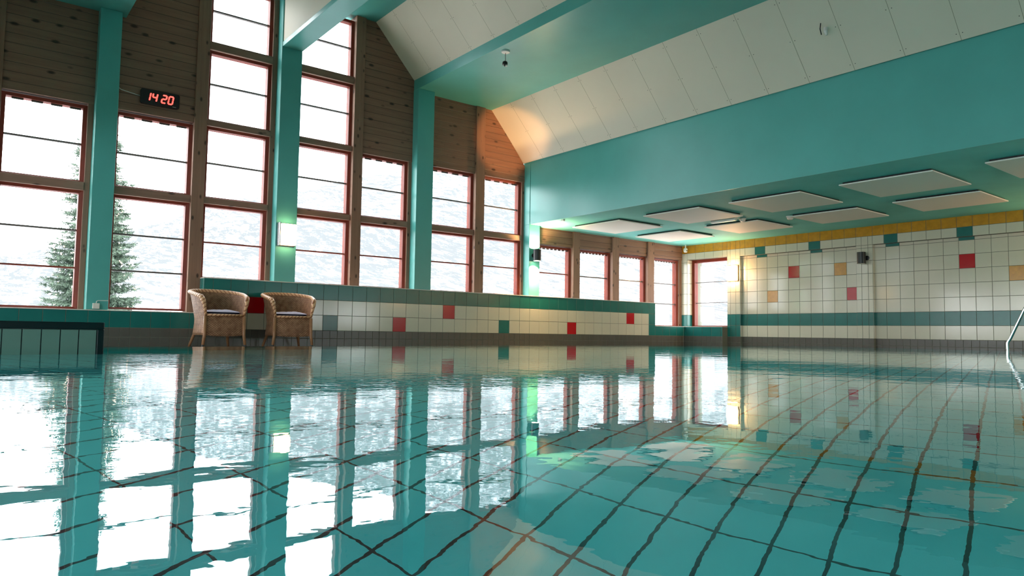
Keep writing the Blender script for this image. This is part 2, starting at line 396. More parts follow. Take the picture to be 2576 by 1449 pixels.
bay(1, .28, 1.045, [(.215, 1.435, [(.632, 1), (1.036, 0)]), (1.575, 2.365, [(1.972, 0)])])
bay(2, 1.31, 2.12, [(.225, 1.435, [(.632, 0), (1.036, 0)]), (1.575, 2.365, [(1.945, 0)])])
bay(3, 2.26, 3.02, tall, 0); bay(4, 3.34, 4.13, tall, 0)
for n_, x0, x1 in ((5, 4.27, 5.0), (6, 5.32, 6.145), (7, 6.31, 7.07)):
    bay(n_, x0, x1, [(.615, 1.442, [(1.03, 1)]), (1.575, 2.38, [(1.965, 0)])], 1)
bay(8, 7.33, 8.17, [(.605, 1.41, [(1.0, 1)])], 2); bay(9, 8.32, 9.11, [(.605, 1.41, [(.99, 0)])], 2)
bay(10, 9.275, 10.04, [(.605, 1.41, [(.985, 0)])], 2); bay(11, 10.21, 10.97, [(.195, 1.41, [(.98, 0), (.60, 0)])], 2)
# corner window in the right wall
root = struct(empty('window_12', 11.24, 8.25, .175))
f = MB(); f.box(11.20, 11.30, 8.64, 8.70, .175, 1.455); f.box(11.20, 11.30, 7.80, 7.86, .175, 1.455)
f.box(11.20, 11.30, 7.86, 8.64, 1.40, 1.455); f.box(11.20, 11.30, 7.86, 8.64, .175, .20); f.build('window_frame', M['frame'], root)
MB().box(11.25, 11.256, 7.86, 8.64, .20, 1.40).build('glass_pane', M['glass'], root)
for bz in (.63, 1.02): MB().box(11.24, 11.27, 7.86, 8.64, bz-.006, bz+.006).build('glazing_bar', M['bar'], root)

# ------------------------------------------------------------------ right wall
mb = MB(); XF, XR = 11.05, 11.11
vrow = [0, .2, .4, .6, .8, 1.0, 1.2, 1.394, 1.44]
U, V = (0, -1, 0), (0, 0, 1)    # outward normal = U x V = (-1,0,0)
mb_t = lambda x, ya, yb, ucut, vs, pk: tiles(mb, (x, ya, 0), U, V, [ya-c_ for c_ in ucut], vs, pk)
band = lambda v: T_ if .2 < v < .4 else W_
grey = lambda *k: K_
mb_t(XF, 8.95, 8.70, [8.95, 8.82, 8.70], [.17, .4, .6, .8, 1.0, 1.2, 1.4, 1.575], lambda i, j, u, v: T_ if v < .4 else W_)
tiles(mb, (XF, 8.70, 0), (1, 0, 0), V, [0, .15], [.17, .4, .6, .8, 1.0, 1.2, 1.4, 1.455], lambda i, j, u, v: T_ if v < .4 else W_)
mb_t(XF, 8.70, 7.80, [8.70, 8.50, 8.30, 8.10, 7.90, 7.80], [1.455, 1.575], lambda *k: W_)
mb_t(XF, 7.80, 7.53, [7.80, 7.73, 7.62, 7.53], [0, .2, .4, .6, .8, 1.0, 1.2, 1.4, 1.575], lambda i, j, u, v: T_ if v < .4 else W_)
mb_t(XF, 7.80, 7.53, [7.80, 7.73, 7.62, 7.53], [-.2, -.1, 0], grey)
mb_t(XF, 5.444, 5.19, [5.444, 5.36, 5.26, 5.19], [0, .2, .4, .6, .8, 1.0, 1.2, 1.394, 1.44], lambda i, j, u, v: band(v))
mb_t(XF, 5.444, 5.19, [5.444, 5.36, 5.26, 5.19], [-.2, -.1, 0], grey)
Lc = [7.53]+[7.427-.2*k for k in range(10)]+[5.444]
def pkL(i, j, u, v):
    y = 7.53-u; k = int((7.427-y)//.2) if y < 7.427 else -1; r = min(7, max(0, j))
    if r == 7: return T_ if k in (1, 6) else W_
    return {(4, 5): R_, (2, 3): G_, (8, 5): G_, (9, 3): R_}.get((k, r), T_ if r == 1 else W_)
mb_t(XR, 7.53, 5.444, Lc, vrow, pkL)
mb_t(XR, 7.53, 5.444, seq(0, 1, 1) and [7.53-x_ for x_ in seq(0, 2.086, .1)], [-.2, -.1, 0], grey)
Rc = [5.19]+[5.02-.2*k for k in range(0, 48)]
def pkR(i, j, u, v):
    y = 5.19-u; k = int((5.02-y)//.2) if y < 5.02 else -1; r = j
    if r == 7: return T_ if k in (0, 5, 11, 17) else W_
    return {(5, 5): R_, (8, 4): G_, (13, 3): R_, (16, 5): G_, (20, 4): R_}.get((k, r), T_ if r == 1 else W_)
mb_t(XR, 5.19, Rc[-1], Rc, vrow, pkR)
mb_t(XR, 5.19, Rc[-1], [5.19-x_ for x_ in seq(0, 9.56, .1)], [-.2, -.1, 0], grey)
Fc = [7.53]+Lc[1:-1]+[5.444, 5.19]+Rc[1:]
def pkF(i, j, u, v):
    y = 7.53-u
    for a_, b_ in ((7.227, 7.027), (6.227, 6.027), (5.02, 4.82), (4.02, 3.82), (2.82, 2.62), (1.62, 1.42)):
        if b_ < y < a_: return T_
    return W_
mb_t(XF, 7.53, Rc[-1], Fc[:Fc.index(5.444)+1]+[5.36, 5.26]+Fc[Fc.index(5.19):], [1.44, 1.575], pkF)
mb_t(XF, 8.82, Rc[-1], [8.82, 8.70, 8.5, 8.3, 8.1, 7.9, 7.80, 7.73, 7.62, 7.53]+Fc[1:], [1.575, LOWZ+.01], lambda *k: G_)
# cut edges of the recesses
tiles(mb, (XF, 7.53, 0), (1, 0, 0), V, [0, .06], vrow, lambda i, j, u, v: band(v)); tiles(mb, (XF, 5.19, 0), (1, 0, 0), V, [0, .06], vrow, lambda i, j, u, v: band(v))
# masonry body
mb.box(11.112, 11.5, -4.5, 7.79, -.2, 1.8); mb.box(XF+.002, 11.115, 7.531, 7.80, -.2, 1.8); mb.box(XF+.002, 11.115, 5.191, 5.443, -.2, 1.8)
mb.box(XF+.002, 11.5, -4.5, 9.0, 1.4405, 1.8) if False else mb.box(XF+.002, 11.115, -4.5, 7.53, 1.4405, 1.8)
mb.box(XF+.002, 11.5, 7.53, 9.0, 1.457, 1.8); mb.box(XF+.002, 11.5, 8.702, 9.0, -.2, 1.457)
mb.box(11.21, 11.5, 7.79, 8.71, -.2, .172)
struct(mb.build('wall_right', TM))

# ------------------------------------------------------------------ ceiling (stepped, white boards and teal plaster)
mb = MB()
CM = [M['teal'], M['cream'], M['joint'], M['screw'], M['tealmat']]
def slab(p, q, th, mi):     # roof slab from profile point p to q (x,z), seen from below
    (x0, z0), (x1, z1) = p, q; mb.prism_y([(x0, z0), (x1, z1), (x1+th[0], z1+th[1]), (x0+th[0], z0+th[1])], BACK, 9.0, mi)
def slope(x0, z0, x1, z1, sgn):
    slab((x0, z0), (x1, z1), (sgn*.1, .12), 1)
    d = Vector((x1-x0, 0, z1-z0)); L = d.length; d.normalize(); n_ = Vector((-d.z, 0, d.x)); n_ = n_ if n_.z < 0 else -n_
    y = 8.353
    P0 = Vector((x0, 0, z0))
    while y > BACK:
        a_, b_ = P0+n_*.0008, P0+d*L+n_*.0008
        mb.add([a_+Vector((0, y-.0022, 0)), b_+Vector((0, y-.0022, 0)), b_+Vector((0, y+.0022, 0)), a_+Vector((0, y+.0022, 0))], [(0, 1, 2, 3)], 2)
        for s_ in (.07, .5, .93):
            for dy in (-.026, .026):
                c_ = P0+d*(L*s_)+n_*.0012+Vector((0, y+dy, 0)); r_ = .0045
                mb.add([c_+d*(r_*math.cos(k*PI/4))+Vector((0, r_*math.sin(k*PI/4), 0)) for k in range(8)], [tuple(range(8))], 3)
        y -= .4875
slope(4.428, 4.284, 5.07, 3.585, 1); slope(6.438, SOF, 7.10, 2.72, 1)
slope(mx_(4.428), 4.284, mx_(5.07), 3.585, -1); slope(mx_(6.438), SOF, mx_(7.10), 2.72, -1)
mb.box(1.98, 4.44, BACK, 9.0, 4.284, 4.45, 0)                   # ridge plaster
mb.box(5.055, 6.55, BACK, 9.0, SOF, 3.75, 0)                    # duct soffit right
mb.box(-.13, 1.365, BACK, 9.0, SOF, 3.75, 0)                    # duct soffit left
mb.box(7.13, 7.33, BACK, 8.86, 1.951, 2.95, 0); mb.box(7.122, 7.1305, BACK, 8.675, LOWZ+.001, 2.70, 0)                   # upstand above the low bay
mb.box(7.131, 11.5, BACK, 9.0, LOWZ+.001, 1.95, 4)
mb.box(-.90, -.72, BACK, 9.0, 1.95, 2.95, 0); mb.box(LEFT-.2, -.72, BACK, 9.0, LOWZ+.001, 1.95, 0)
struct(mb.build('ceiling', CM))

# ridge beam with boarded side
b = empty('roof_beam', 3.21, 2.0, 3.54); tag(b, 'deep ridge beam with pale side and teal underside above the tallest windows', 'beam')
MB().box(3.085, 3.345, BACK, 8.675, 3.54, 3.60).build('beam_soffit', M['teal'], b, bevel=.004)
MB().box(3.095, 3.335, BACK, 8.675, 3.60, 4.283).build('beam_side', M['cream'], b)

# columns
def column(x0, x1, z0, z1, label, haunch=0):
    m_ = MB().box(x0, x1, DC, 8.98, z0, z1)
    return tag(m_.build('column', M['teal'], bevel=.006), label, 'column')
column(1.10, 1.31, ZL+.009, SOF-.001, 'teal column with the white junction box at its foot, left of the digital clock')
column(3.08, 3.345, ZB+.01, 4.283, 'tallest teal column, carrying the square lit lamp below the ridge beam')
column(5.052, 5.32, ZB+.01, SOF-.001, 'plain teal column with nothing mounted on it, under the corner of the stepped ceiling')
m_ = MB().box(7.115, 7.33, DC, 8.98, ZB+.01, LOWZ); m_.box(7.115, 7.13, DC, 8.98, LOWZ, 2.70)
tag(m_.build('column', M['teal'], bevel=.003), 'teal column lit green up and down by the black cylinder lamp', 'column')

# ------------------------------------------------------------------ floor, pool, water
WZ = -.105
far = [(LEFT+.6, 4.12), (.59, 4.12), (.59, 4.36), (2.6, 4.70), (4.6, 5.06), (9.0, 5.10)]
pool = far+[(9.0, -3.6), (LEFT+.6, -3.6)]
mb = MB()
mb.add([(x, y, -.2) for x, y in far]+[(10.9, 5.1, -.2), (11.12, 5.1, -.2), (11.12, DF, -.2), (LEFT, DF, -.2), (LEFT, 4.12, -.2)], [tuple(range(len(far)+5))])
mb.add([(9.0, 5.1, -.2), (9.0, BACK, -.2), (11.12, BACK, -.2), (11.12, 5.1, -.2)], [(0, 1, 2, 3)])
mb.add([(LEFT, BACK, -.2), (9.0, BACK, -.2), (9.0, -3.6, -.2), (LEFT, -3.6, -.2)], [(0, 1, 2, 3)])
mb.add([(LEFT, -3.6, -.2), (LEFT+.6, -3.6, -.2), (LEFT+.6, 4.12, -.2), (LEFT, 4.12, -.2)], [(0, 1, 2, 3)])
struct(mb.build('floor', M['deck']))
mb = MB(); FZ = WZ-.70; n_ = len(pool)
mb.add([(x, y, FZ) for x, y in pool], [tuple(range(n_))], 0)
for i in range(n_):
    p, q = pool[i], pool[(i+1) % n_]
    mb.add([(p[0], p[1], FZ), (q[0], q[1], FZ), (q[0], q[1], WZ-.003), (p[0], p[1], WZ-.003)], [(0, 1, 2, 3)], 1)
    d = Vector((q[0]-p[0], q[1]-p[1], 0)).normalized(); o_ = Vector((-d.y, d.x, 0))*.1
    mb.add([(p[0], p[1], WZ-.003), (q[0], q[1], WZ-.003), (q[0]+o_.x, q[1]+o_.y, WZ-.003), (p[0]+o_.x, p[1]+o_.y, WZ-.003),
            (q[0]+o_.x, q[1]+o_.y, -.2), (p[0]+o_.x, p[1]+o_.y, -.2)], [(0, 1, 2, 3), (3, 2, 4, 5)], 1)
tag(struct(mb.build('pool_basin', [M['poolfloor'], M['t_teal']], normals=False)), 'shallow pool basin floored with turquoise tiles and dark joints', 'pool')
mb = MB(); mb.add([(x, y, WZ) for x, y in pool], [tuple(range(n_))])
wo = mb.build('pool_water', M['water'], normals=False)
tag(wo, 'calm clear turquoise water filling the swimming pool', 'water', kind='stuff')
if wo.data.polygons[0].normal.z < 0: wo.data.flip_normals()

# tiled divider standing in the water at the left
d = empty('pool_divider', -2.2, 4.08, FZ); tag(d, 'low pale green tiled pool divider with dark top edge, left of the chairs', 'pool wall')
mb = MB(); us = seq(0, 3.59, .0755, .04)
tiles(mb, (-3.0, 4.0, 0), (1, 0, 0), V, [x_+(3.562-us[-1]) if x_ else 0 for x_ in us], [FZ, -.5, -.3, -.011], lambda *k: 1, gap=.0035)
mb.box(-3.0, .561, 4.002, 4.118, FZ, -.011, 0); mb.build('divider_wall', [M['darktile'], M['palegreen']], d)
MB().box(-3.0, .592, 3.995, 4.118, -.0105, .024).build('coping', M['darktile'], d, bevel=.004)
MB().box(.562, .592, 3.997, 4.118, FZ, -.011).build('end_cap', M['darktile'], d, bevel=.003)

# ------------------------------------------------------------------ unseen shell of the hall (openings added to let daylight in)
mb = MB()
mb.box(LEFT-.15, LEFT, BACK, 9.0, -.2, .2); mb.box(LEFT-.15, LEFT, BACK, 9.0, 1.6, 1.95)
for y in (-4.5, -2.6, -.4, 1.8, 4.0, 6.2, 8.6): mb.box(LEFT-.15, LEFT, y, y+.25, .2, 1.6)
struct(mb.build('wall_left', M['teal']))
mb = MB(); mb.box(LEFT, 11.5, BACK-.15, BACK, -.2, .2)
for x in (-5.5, -3.2, -1.0, 1.2, 3.1, 5.0, 7.2, 9.4, 11.2): mb.box(x, x+.22, BACK-.15, BACK, .2, 3.6)
mb.box(-1.0, 7.4, BACK-.15, BACK, .2, .9); mb.box(7.1, 11.5, BACK-.15, BACK, .9, 2.0); mb.box(LEFT, -.7, BACK-.15, BACK, .9, 2.0); mb.box(-.9, 7.4, BACK-.15, BACK, .9, 4.6)
struct(mb.build('wall_back', M['teal']))

# ------------------------------------------------------------------ suspended ceiling panels
PZ = 1.69
pan = [(7.70, 8.68, 7.30, 8.32, 'square white ceiling panel nearest the black cylinder lamp on the column'),
       (9.22, 10.12, 7.39, 8.37, 'square white ceiling panel nearest the corner camera'),
       (7.69, 8.68, 5.86, 6.83, 'white ceiling panel with the slim white fixture at its corner'),
       (9.16, 10.10, 5.94, 6.89, 'white ceiling panel with a smoke detector at its back edge, above the lit wall lamp'),
       (7.71, 8.70, 4.44, 5.42, 'white ceiling panel in the row by the pool, third from the windows'),
       (9.21, 10.10, 4.51, 5.47, 'white ceiling panel touching the round detector, in the row by the tiled wall'),
       (7.69, 8.68, 3.00, 3.97, 'white ceiling panel in the row by the pool, fourth from the windows'),
       (9.16, 10.06, 3.08, 4.05, 'white ceiling panel in the row by the tiled wall, farthest from the windows'),
       (7.72, 8.70, 1.58, 2.55, 'white ceiling panel cut off by the right edge of the picture')]
first = None
for x0, x1, y0, y1, lb in pan:
    r = empty('acoustic_panel', (x0+x1)/2, (y0+y1)/2, PZ)
    MB().box(x0, x1, y0, y1, PZ, PZ+.014).build('panel_board', M['panel'], r, bevel=.002)
    MB().box(x0+.03, x1-.03, y0+.03, y1-.03, PZ+.014, LOWZ+.001).build('mounting_frame', M['lampblack'], r)
    tag(r, lb, 'ceiling panel', 'white panels under the low teal ceiling')

# ------------------------------------------------------------------ lamps
def spot(name, x, y, z, dirz, power, col, cone, parent=None, blend=.35, r=.02):
    l = bpy.data.lights.new(name, 'SPOT'); l.energy = power; l.color = col; l.spot_size = cone; l.spot_blend = blend; l.shadow_soft_size = r
    o = bpy.data.objects.new(name, l); C.objects.link(o); o.location = (x, y, z+ZO); o.rotation_euler = (0 if dirz < 0 else PI, 0, 0); return o
# lamp on the tallest column: plate, opal glass, chrome edge
L = empty('square_lamp', 3.205, 8.64, 1.04); tag(L, 'lit square opal wall lamp on the tallest teal column', 'lamp')
MB().box(3.098, 3.315, 8.655, 8.679, 1.035, 1.315).build('back_plate', M['lampblack'], L, bevel=.003)
MB().box(3.112, 3.31, 8.575, 8.655, 1.045, 1.305).build('lamp_shade', M['lampsoft'], L, bevel=.012)
MB().box(3.095, 3.105, 8.57, 8.66, 1.035, 1.315).build('side_strip', M['steel'], L)
L = empty('square_lamp', 11.0, 7.66, 1.0); tag(L, 'lit square opal wall lamp beside the corner window', 'lamp')
MB().box(11.02, 11.045, 7.555, 7.77, .995, 1.28).build('back_plate', M['legwood'], L, bevel=.003)
MB().box(10.95, 11.02, 7.57, 7.76, 1.005, 1.27).build('lamp_shade', M['lampglass'], L, bevel=.012)
for yy in (2.2, -.2, -2.6):      # unseen copies added along the right wall to brighten the low bay
    L2 = copy_tree(L); L2.location = (11.0, yy, 1.0+ZO); tag(L2, 'added unseen square wall lamp brightening the low bay', 'lamp', 'added square wall lamps out of view')
# cylinder lamps
def cyl_lamp(x, y, z0, z1, r, arm, label, lit):
    L = empty('cylinder_lamp', x, y, z0); tag(L, label, 'lamp')
    MB().lathe([(r, z0), (r, z1), (r-.006, z1), (r-.006, z1-.05), (.001, z1-.05)], (x, y, 0)).build('lamp_body', M['lampblack'], L)
    MB().lathe([(r-.008, z0-.0015), (r-.008, z0+.004)], (x, y, 0)).build('lamp_lens', M['lampin'] if lit else M['white'], L)
    MB().lathe([(.035, 0), (.035, arm[2]*.35), (.018, arm[2]*.4), (.018, arm[2])], (arm[0], arm[1], (z0+z1)/2), arm[3], 16).build('wall_bracket', M['lampblack'], L)
cyl_lamp(7.20, 8.585, 1.145, 1.325, .062, (7.20, 8.678, -.04, 'y'), 'black cylinder lamp shining up and down on the teal column', True)
spot('lamp_light', 7.20, 8.585, 1.29, 1, 80, (1, .68, .32), math.radians(150), blend=.3)
spot('lamp_light', 7.20, 8.585, 1.14, -1, 210, (1, .66, .30), math.radians(115), blend=.3)
cyl_lamp(10.96, 5.32, 1.15, 1.325, .062, (11.045, 5.27, -.04, 'x'), 'black cylinder lamp on the white tiled wall', False)
# warm spot without fixture, added to throw the orange patch on boards and slope
l = bpy.data.lights.new('added_spot', 'SPOT'); l.energy = 1400; l.color = (1, .47, .16); l.spot_size = math.radians(11); l.spot_blend = .5; l.shadow_soft_size = .04
o = bpy.data.objects.new('added_spot', l); C.objects.link(o); o.location = (4.6, 3.2, .55+ZO)
o.rotation_euler = (Vector((6.72, 8.82, 3.05))-Vector((4.6, 3.2, .55))).to_track_quat('-Z', 'Y').to_euler()

# ------------------------------------------------------------------ clock
K = empty('digital_clock', 1.745, 8.79, 2.52); tag(K, 'black digital wall clock with red digits on the pine boards', 'clock')
cb = MB(); cx0, cx1, cz0, cz1, cr = 1.54, 1.945, 2.522, 2.69, .022
pts = []
for (px, pz, a0) in ((cx1-cr, cz1-cr, 0), (cx0+cr, cz1-cr, 90), (cx0+cr, cz0+cr, 180), (cx1-cr, cz0+cr, 270)):
    for k in range(6): t = math.radians(a0+18*k); pts.append((px+cr*math.cos(t), pz+cr*math.sin(t)))
cb.prism_y(pts, 8.775, DW-.001); cb.build('clock_case', M['black'], K, bevel=.003)
def seg_digit(mb, x, z, h, segs, t=.016):
    wd = h*.5; sh = lambda zz: (zz-z)*.16
    def bar(x0, z0, x1, z1):
        dx, dz = x1-x0, z1-z0; L_ = math.hypot(dx, dz); dx, dz = dx/L_, dz/L_; nx, nz = -dz, dx; e = t/2
        P_ = [(x0, z0), (x0+dx*e*.6+nx*e, z0+dz*e*.6+nz*e), (x1-dx*e*.6+nx*e, z1-dz*e*.6+nz*e), (x1, z1), (x1-dx*e*.6-nx*e, z1-dz*e*.6-nz*e), (x0+dx*e*.6-nx*e, z0+dz*e*.6-nz*e)]
        mb.prism_y([(p_[0]+sh(p_[1]), p_[1]) for p_ in P_], 8.770, 8.776)
    q = {'a': (x, z+h, x+wd, z+h), 'g': (x, z+h/2, x+wd, z+h/2), 'd': (x, z, x+wd, z), 'f': (x, z+h/2, x, z+h), 'e': (x, z, x, z+h/2), 'b': (x+wd, z+h/2, x+wd, z+h), 'c': (x+wd, z, x+wd, z+h/2)}
    for s_ in segs: bar(*q[s_])
dg = MB(); zb = 2.562
for x, sg in ((1.585, 'bc'), (1.655, 'fgbc'), (1.752, 'abged'), (1.822, 'abcdef')):
    dg = MB(); seg_digit(dg, x, zb, .088, sg); dg.build('clock_digit', M['led'], K)
lg = MB()
for k in range(6): lg.box(1.872+k*.0065, 1.8765+k*.0065, 8.7735, 8.7752, 2.534, 2.5395)
lg.build('maker_mark', M['white'], K)
cc = MB(); cc.tube([(1.312, 8.80, 2.655), (1.35, 8.805, 2.632), (1.45, 8.81, 2.618), (1.545, 8.812, 2.605)], .0035, 8)
tag(cc.build('power_cable', M['white'], smooth=True), 'thin white cable running from the teal column to the clock', 'cable')

# junction box on the left column
J = empty('junction_box', 1.19, 8.66, .195); tag(J, 'small white junction box at the foot of the left teal column', 'junction box')
MB().box(1.16, 1.225, 8.645, 8.679, .196, .255).build('box_body', M['trimwhite'], J, bevel=.004)
MB().tube([(1.195, 8.665, .255), (1.197, 8.665, .275), (1.21, 8.665, .283), (1.305, 8.668, .285)], .004, 8).build('conduit', M['white'], J)

# ------------------------------------------------------------------ small ceiling fittings
P = empty('hanging_spotlight', 5.187, 6.835, 3.27); tag(P, 'bare dark spotlight hanging on a cord from the teal soffit', 'lamp')
MB().lathe([(.004, 3.454), (.055, 3.454), (.05, 3.438), (.004, 3.432)], (5.187, 6.835, 0)).build('ceiling_rose', M['white'], P)
MB().tube([(5.187, 6.835, 3.435), (5.183, 6.835, 3.40), (5.187, 6.835, 3.33)], .0035, 6).build('cord', M['black'], P)
hb = MB(); hb.lathe([(.012, 3.33), (.03, 3.318), (.034, 3.285), (.02, 3.28)], (5.18, 6.835, 0)); hb.tube([(5.17, 6.83, 3.30), (5.15, 6.80, 3.25)], .007, 8)
hb.build('lamp_head', M['black'], P); MB().lathe([(.003, 3.262), (.018, 3.27), (.02, 3.288)], (5.195, 6.83, 0)).build('bulb', M['white'], P)
Q = empty('cable_gland', 6.745, 3.59, 3.02); tag(Q, 'white cable outlet with dark wires on the sloping boards', 'cable outlet')
MB().tube([(6.745, 3.59, 3.097), (6.73, 3.585, 3.06), (6.74, 3.58, 3.02)], [.022, .020, .010], 12).build('outlet_cup', M['white'], Q)
MB().tube([(6.70, 3.62, 3.145), (6.705, 3.63, 3.09), (6.712, 3.62, 3.03)], .005, 6).build('wire', M['black'], Q)
def detector(x, y, r, label):
    D_ = empty('smoke_detector', x, y, 1.67); tag(D_, label, 'smoke detector', 'smoke detectors on the low ceiling')
    MB().lathe([(r, LOWZ), (r, 1.712)], (x, y, 0)).build('detector_base', M['white'], D_)
    MB().lathe([(r*.8, 1.712), (r*.8, 1.69), (r*.5, 1.675), (.002, 1.672)], (x, y, 0)).build('detector_head', M['trimwhite'], D_)
detector(9.33, 5.49+.04, .055, 'larger round white smoke detector at the corner of a white ceiling panel')
detector(9.02, 6.10, .05, 'smaller smoke detector between panels, near the slim white fixture')
E_ = empty('security_camera', 10.9, 8.6, 1.58); tag(E_, 'small white dome camera hanging in the ceiling corner', 'camera')
MB().tube([(10.9, 8.62, LOWZ), (10.9, 8.62, 1.65)], .012, 10).build('camera_mount', M['white'], E_)
MB().lathe([(.02, 1.665), (.036, 1.65), (.038, 1.61), (.03, 1.585), (.003, 1.578)], (10.9, 8.62, 0)).build('camera_body', M['white'], E_)
MB().lathe([(.012, -.006), (.012, 0), (.003, .0)], (10.893, 8.585, 1.61), 'y').build('camera_lens', M['black'], E_)
F_ = MB().box(8.80, 8.86, 6.08, 6.50, 1.672, LOWZ); tag(F_.build('box_fixture', M['white'], bevel=.006), 'slim white box fixture under the low ceiling beside a panel corner', 'fixture')
F_ = MB().box(7.10+.06, 7.20, 7.94, 7.99, 1.70, LOWZ); tag(F_.build('small_sensor', M['white'], bevel=.004), 'tiny pale sensor on the low ceiling near the teal column', 'sensor')

# ------------------------------------------------------------------ handrail
X_ = 8.6
H = empty('pool_handrail', X_, 2.68, FZ); tag(H, 'bent stainless steel handrail rising from the water at the right', 'handrail')
pts = [(X_, 2.68, FZ), (X_, 2.68, -.3), (X_, 2.68, -.03), (X_, 2.672, -.008), (X_, 2.655, .02), (X_, 2.527, .314), (X_, 2.42, .50), (X_, 2.25, .58), (X_, 2.0, .585), (X_, 1.7, .585)]
MB().tube(pts, .0155, 14).build('rail_tube', M['steel'], H, smooth=True)
MB().tube([(X_, 1.7, .585), (X_, 1.62, .56), (X_, 1.60, .48), (X_, 1.60, FZ)], .0155, 14).build('rail_post', M['steel'], H, smooth=True)

# ------------------------------------------------------------------ rattan armchairs
def U_path(n=48):
    pts = []; m = 9      # straight arm, round back, straight arm
    for k in range(m): q = 1-k/m; pts.append((1-.10*q*q, -q))
    for k in range(n-2*m+1):
        a_ = PI*k/(n-2*m); cx, cy = math.cos(a_), math.sin(a_)
        pts.append((math.copysign(abs(cx)**.8, cx), abs(cy)**.8))
    for k in range(1, m+1): q = k/m; pts.append((-1+.10*q*q, -q))
    pts = [(x_, y_, k/(len(pts)-1)) for k, (x_, y_) in enumerate(pts)]
    return pts
def make_chair():
    r = bpy.data.objects.new('armchair', None); C.objects.link(r); r['_o'] = (0., 0., 0.)
    P_ = U_path()
    hz = lambda t: .632-.095*abs(2*t-1)**1.8 - (.03 if abs(2*t-1) > .97 else 0)
    half = lambda z: .222+.02*max(0, (.3-z)/.2)**1.5+.060*max(0, (z-.3)/.33)**1.2
    sh = MB(); rows_ = 14; n = len(P_)
    def ring(sc_, t_off):
        out = []
        for j in range(rows_+1):
            for (cx, cy, t) in P_:
                z = .135+(hz(t)-.135)*j/rows_; w_ = half(z)+t_off
                yy = cy*(w_ if cy > 0 else .258)*1.0+.02; out.append((cx*w_, yy, z))
        return out
    o_ = ring(1, 0); i_ = ring(1, -.014)
    vs = o_+i_; m = len(o_); fs = []
    for j in range(rows_):
        for k in range(n-1):
            a_ = j*n+k; fs.append((a_, a_+1, a_+n+1, a_+n)); fs.append((m+a_, m+a_+n, m+a_+n+1, m+a_+1))
    for k in range(n-1): fs.append((rows_*n+k, rows_*n+k+1, m+rows_*n+k+1, m+rows_*n+k)); fs.append((k, m+k, m+k+1, k+1))
    for j in range(rows_):
        for k in (0, n-1): a_ = j*n+k; fs.append((a_, a_+n, m+a_+n, m+a_))
    sh.add(vs, fs); sh.build('woven_shell', M['wicker'], r, smooth=True, local=True)
    rim = MB(); top = [Vector(o_[rows_*n+k]) for k in range(n)]
    f0, f1 = top[0], top[-1]
    front = lambda p_, s_: [Vector((p_.x-.004*s_, p_.y-.014, p_.z-.03)), Vector((p_.x-.016*s_, p_.y-.014, p_.z-.08)), Vector((p_.x-.030*s_, p_.y-.010, .345))]
    path = front(f0, 1)[::-1]+top+front(f1, -1)
    rs = [.013, .016, .020]+[.022+.004*abs(2*k/(n-1)-1)**6 for k in range(n)]+[.020, .016, .013]
    rim.tube(path, rs, 12); rim.build('rolled_rim', M['binding'], r, smooth=True, local=True)
    ap = MB(); q = []
    for z in (.135, .20, .27, .345):
        w_ = half(z)-.006
        for k in range(13): s_ = -1+2*k/12; q.append((s_*w_*.93, -.232-.016*(1-s_*s_)-(.012 if z < .15 else 0), z-(.012*(1-s_*s_) if z < .15 else 0)))
    nn = len(q); q2 = [(x, y+.014, z) for x, y, z in q]; fs = []
    for j in range(3):
        for k in range(12):
            a_ = j*13+k; fs.append((a_, a_+1, a_+14, a_+13)); fs.append((nn+a_, nn+a_+13, nn+a_+14, nn+a_+1))
    for k in range(12): fs.append((k, nn+k, nn+k+1, k+1)); fs.append((39+k, 40+k, nn+40+k, nn+39+k))
    ap.add(q+q2, fs); ap.build('front_apron', M['wicker'], r, smooth=True, local=True)
    st = MB(); pl = [(cx*.205, cy*.205+.02 if cy > 0 else cy*.25+.02) for cx, cy, t in P_]; st.prism_z(pl, .335, .352); st.build('seat', M['wicker'], r, local=True)
    rr = MB(); rr.tube([(-.205, -.246, .352), (0, -.26, .352), (.205, -.246, .352)], .012, 10); rr.build('seat_rail', M['binding'], r, smooth=True, local=True)
    for sx in (-1, 1):
        MB().tube([(sx*.205, -.243, .34), (sx*.208, -.247, .135), (sx*.222, -.255, .03)], [.017, .016, .015], 12).build('leg', M['legwood'], r, smooth=True, local=True)
        fo = MB().tube([(sx*.222, -.255, .03), (sx*.226, -.258, 0)], .013, 12).build('foot_cap', M['black'], r, local=True)
        MB().tube([(sx*.165, .19, .34), (sx*.18, .21, .14), (sx*.215, .265, 0)], [.017, .017, .013], 12).build('leg', M['legwood'], r, smooth=True, local=True)
    return r
def make_cushion():
    me = MB(); N_ = 16; vs = []; fs = []; mi = []
    def hgt(u, v, s_):
        e = (1-abs(u)**4)*(1-abs(v)**4); b_ = .022*e**.5+.010*noise.noise(Vector((u*2.1, v*2.1, s_*3)))*e
        return b_
    for s_ in (1, -1):
        for i in range(N_+1):
            for j in range(N_+1):
                u, v = -1+2*i/N_, -1+2*j/N_; vs.append((u*.185, v*.18, .032+s_*hgt(u, v, s_)*1.2 if s_ > 0 else .032-.030*((1-u**8)*(1-v**8))**.5))
    k0 = (N_+1)**2
    for i in range(N_):
        for j in range(N_):
            a_ = i*(N_+1)+j; me_f = (a_, a_+N_+1, a_+N_+2, a_+1); fs.append(me_f); mi.append(1)
            fs.append((k0+a_, k0+a_+1, k0+a_+N_+2, k0+a_+N_+1)); mi.append(0)
    m = MB(); m.v = [Vector(v) for v in vs]; m.f = [list(f) for f in fs]; m.mi = mi
    o = m.build('seat_cushion', [M['navy'], M['lavender']], local=True, smooth=True); return o
ch = make_chair(); ch.location = (2.315, 8.245, 0); ch.rotation_euler = (0, 0, math.radians(2))
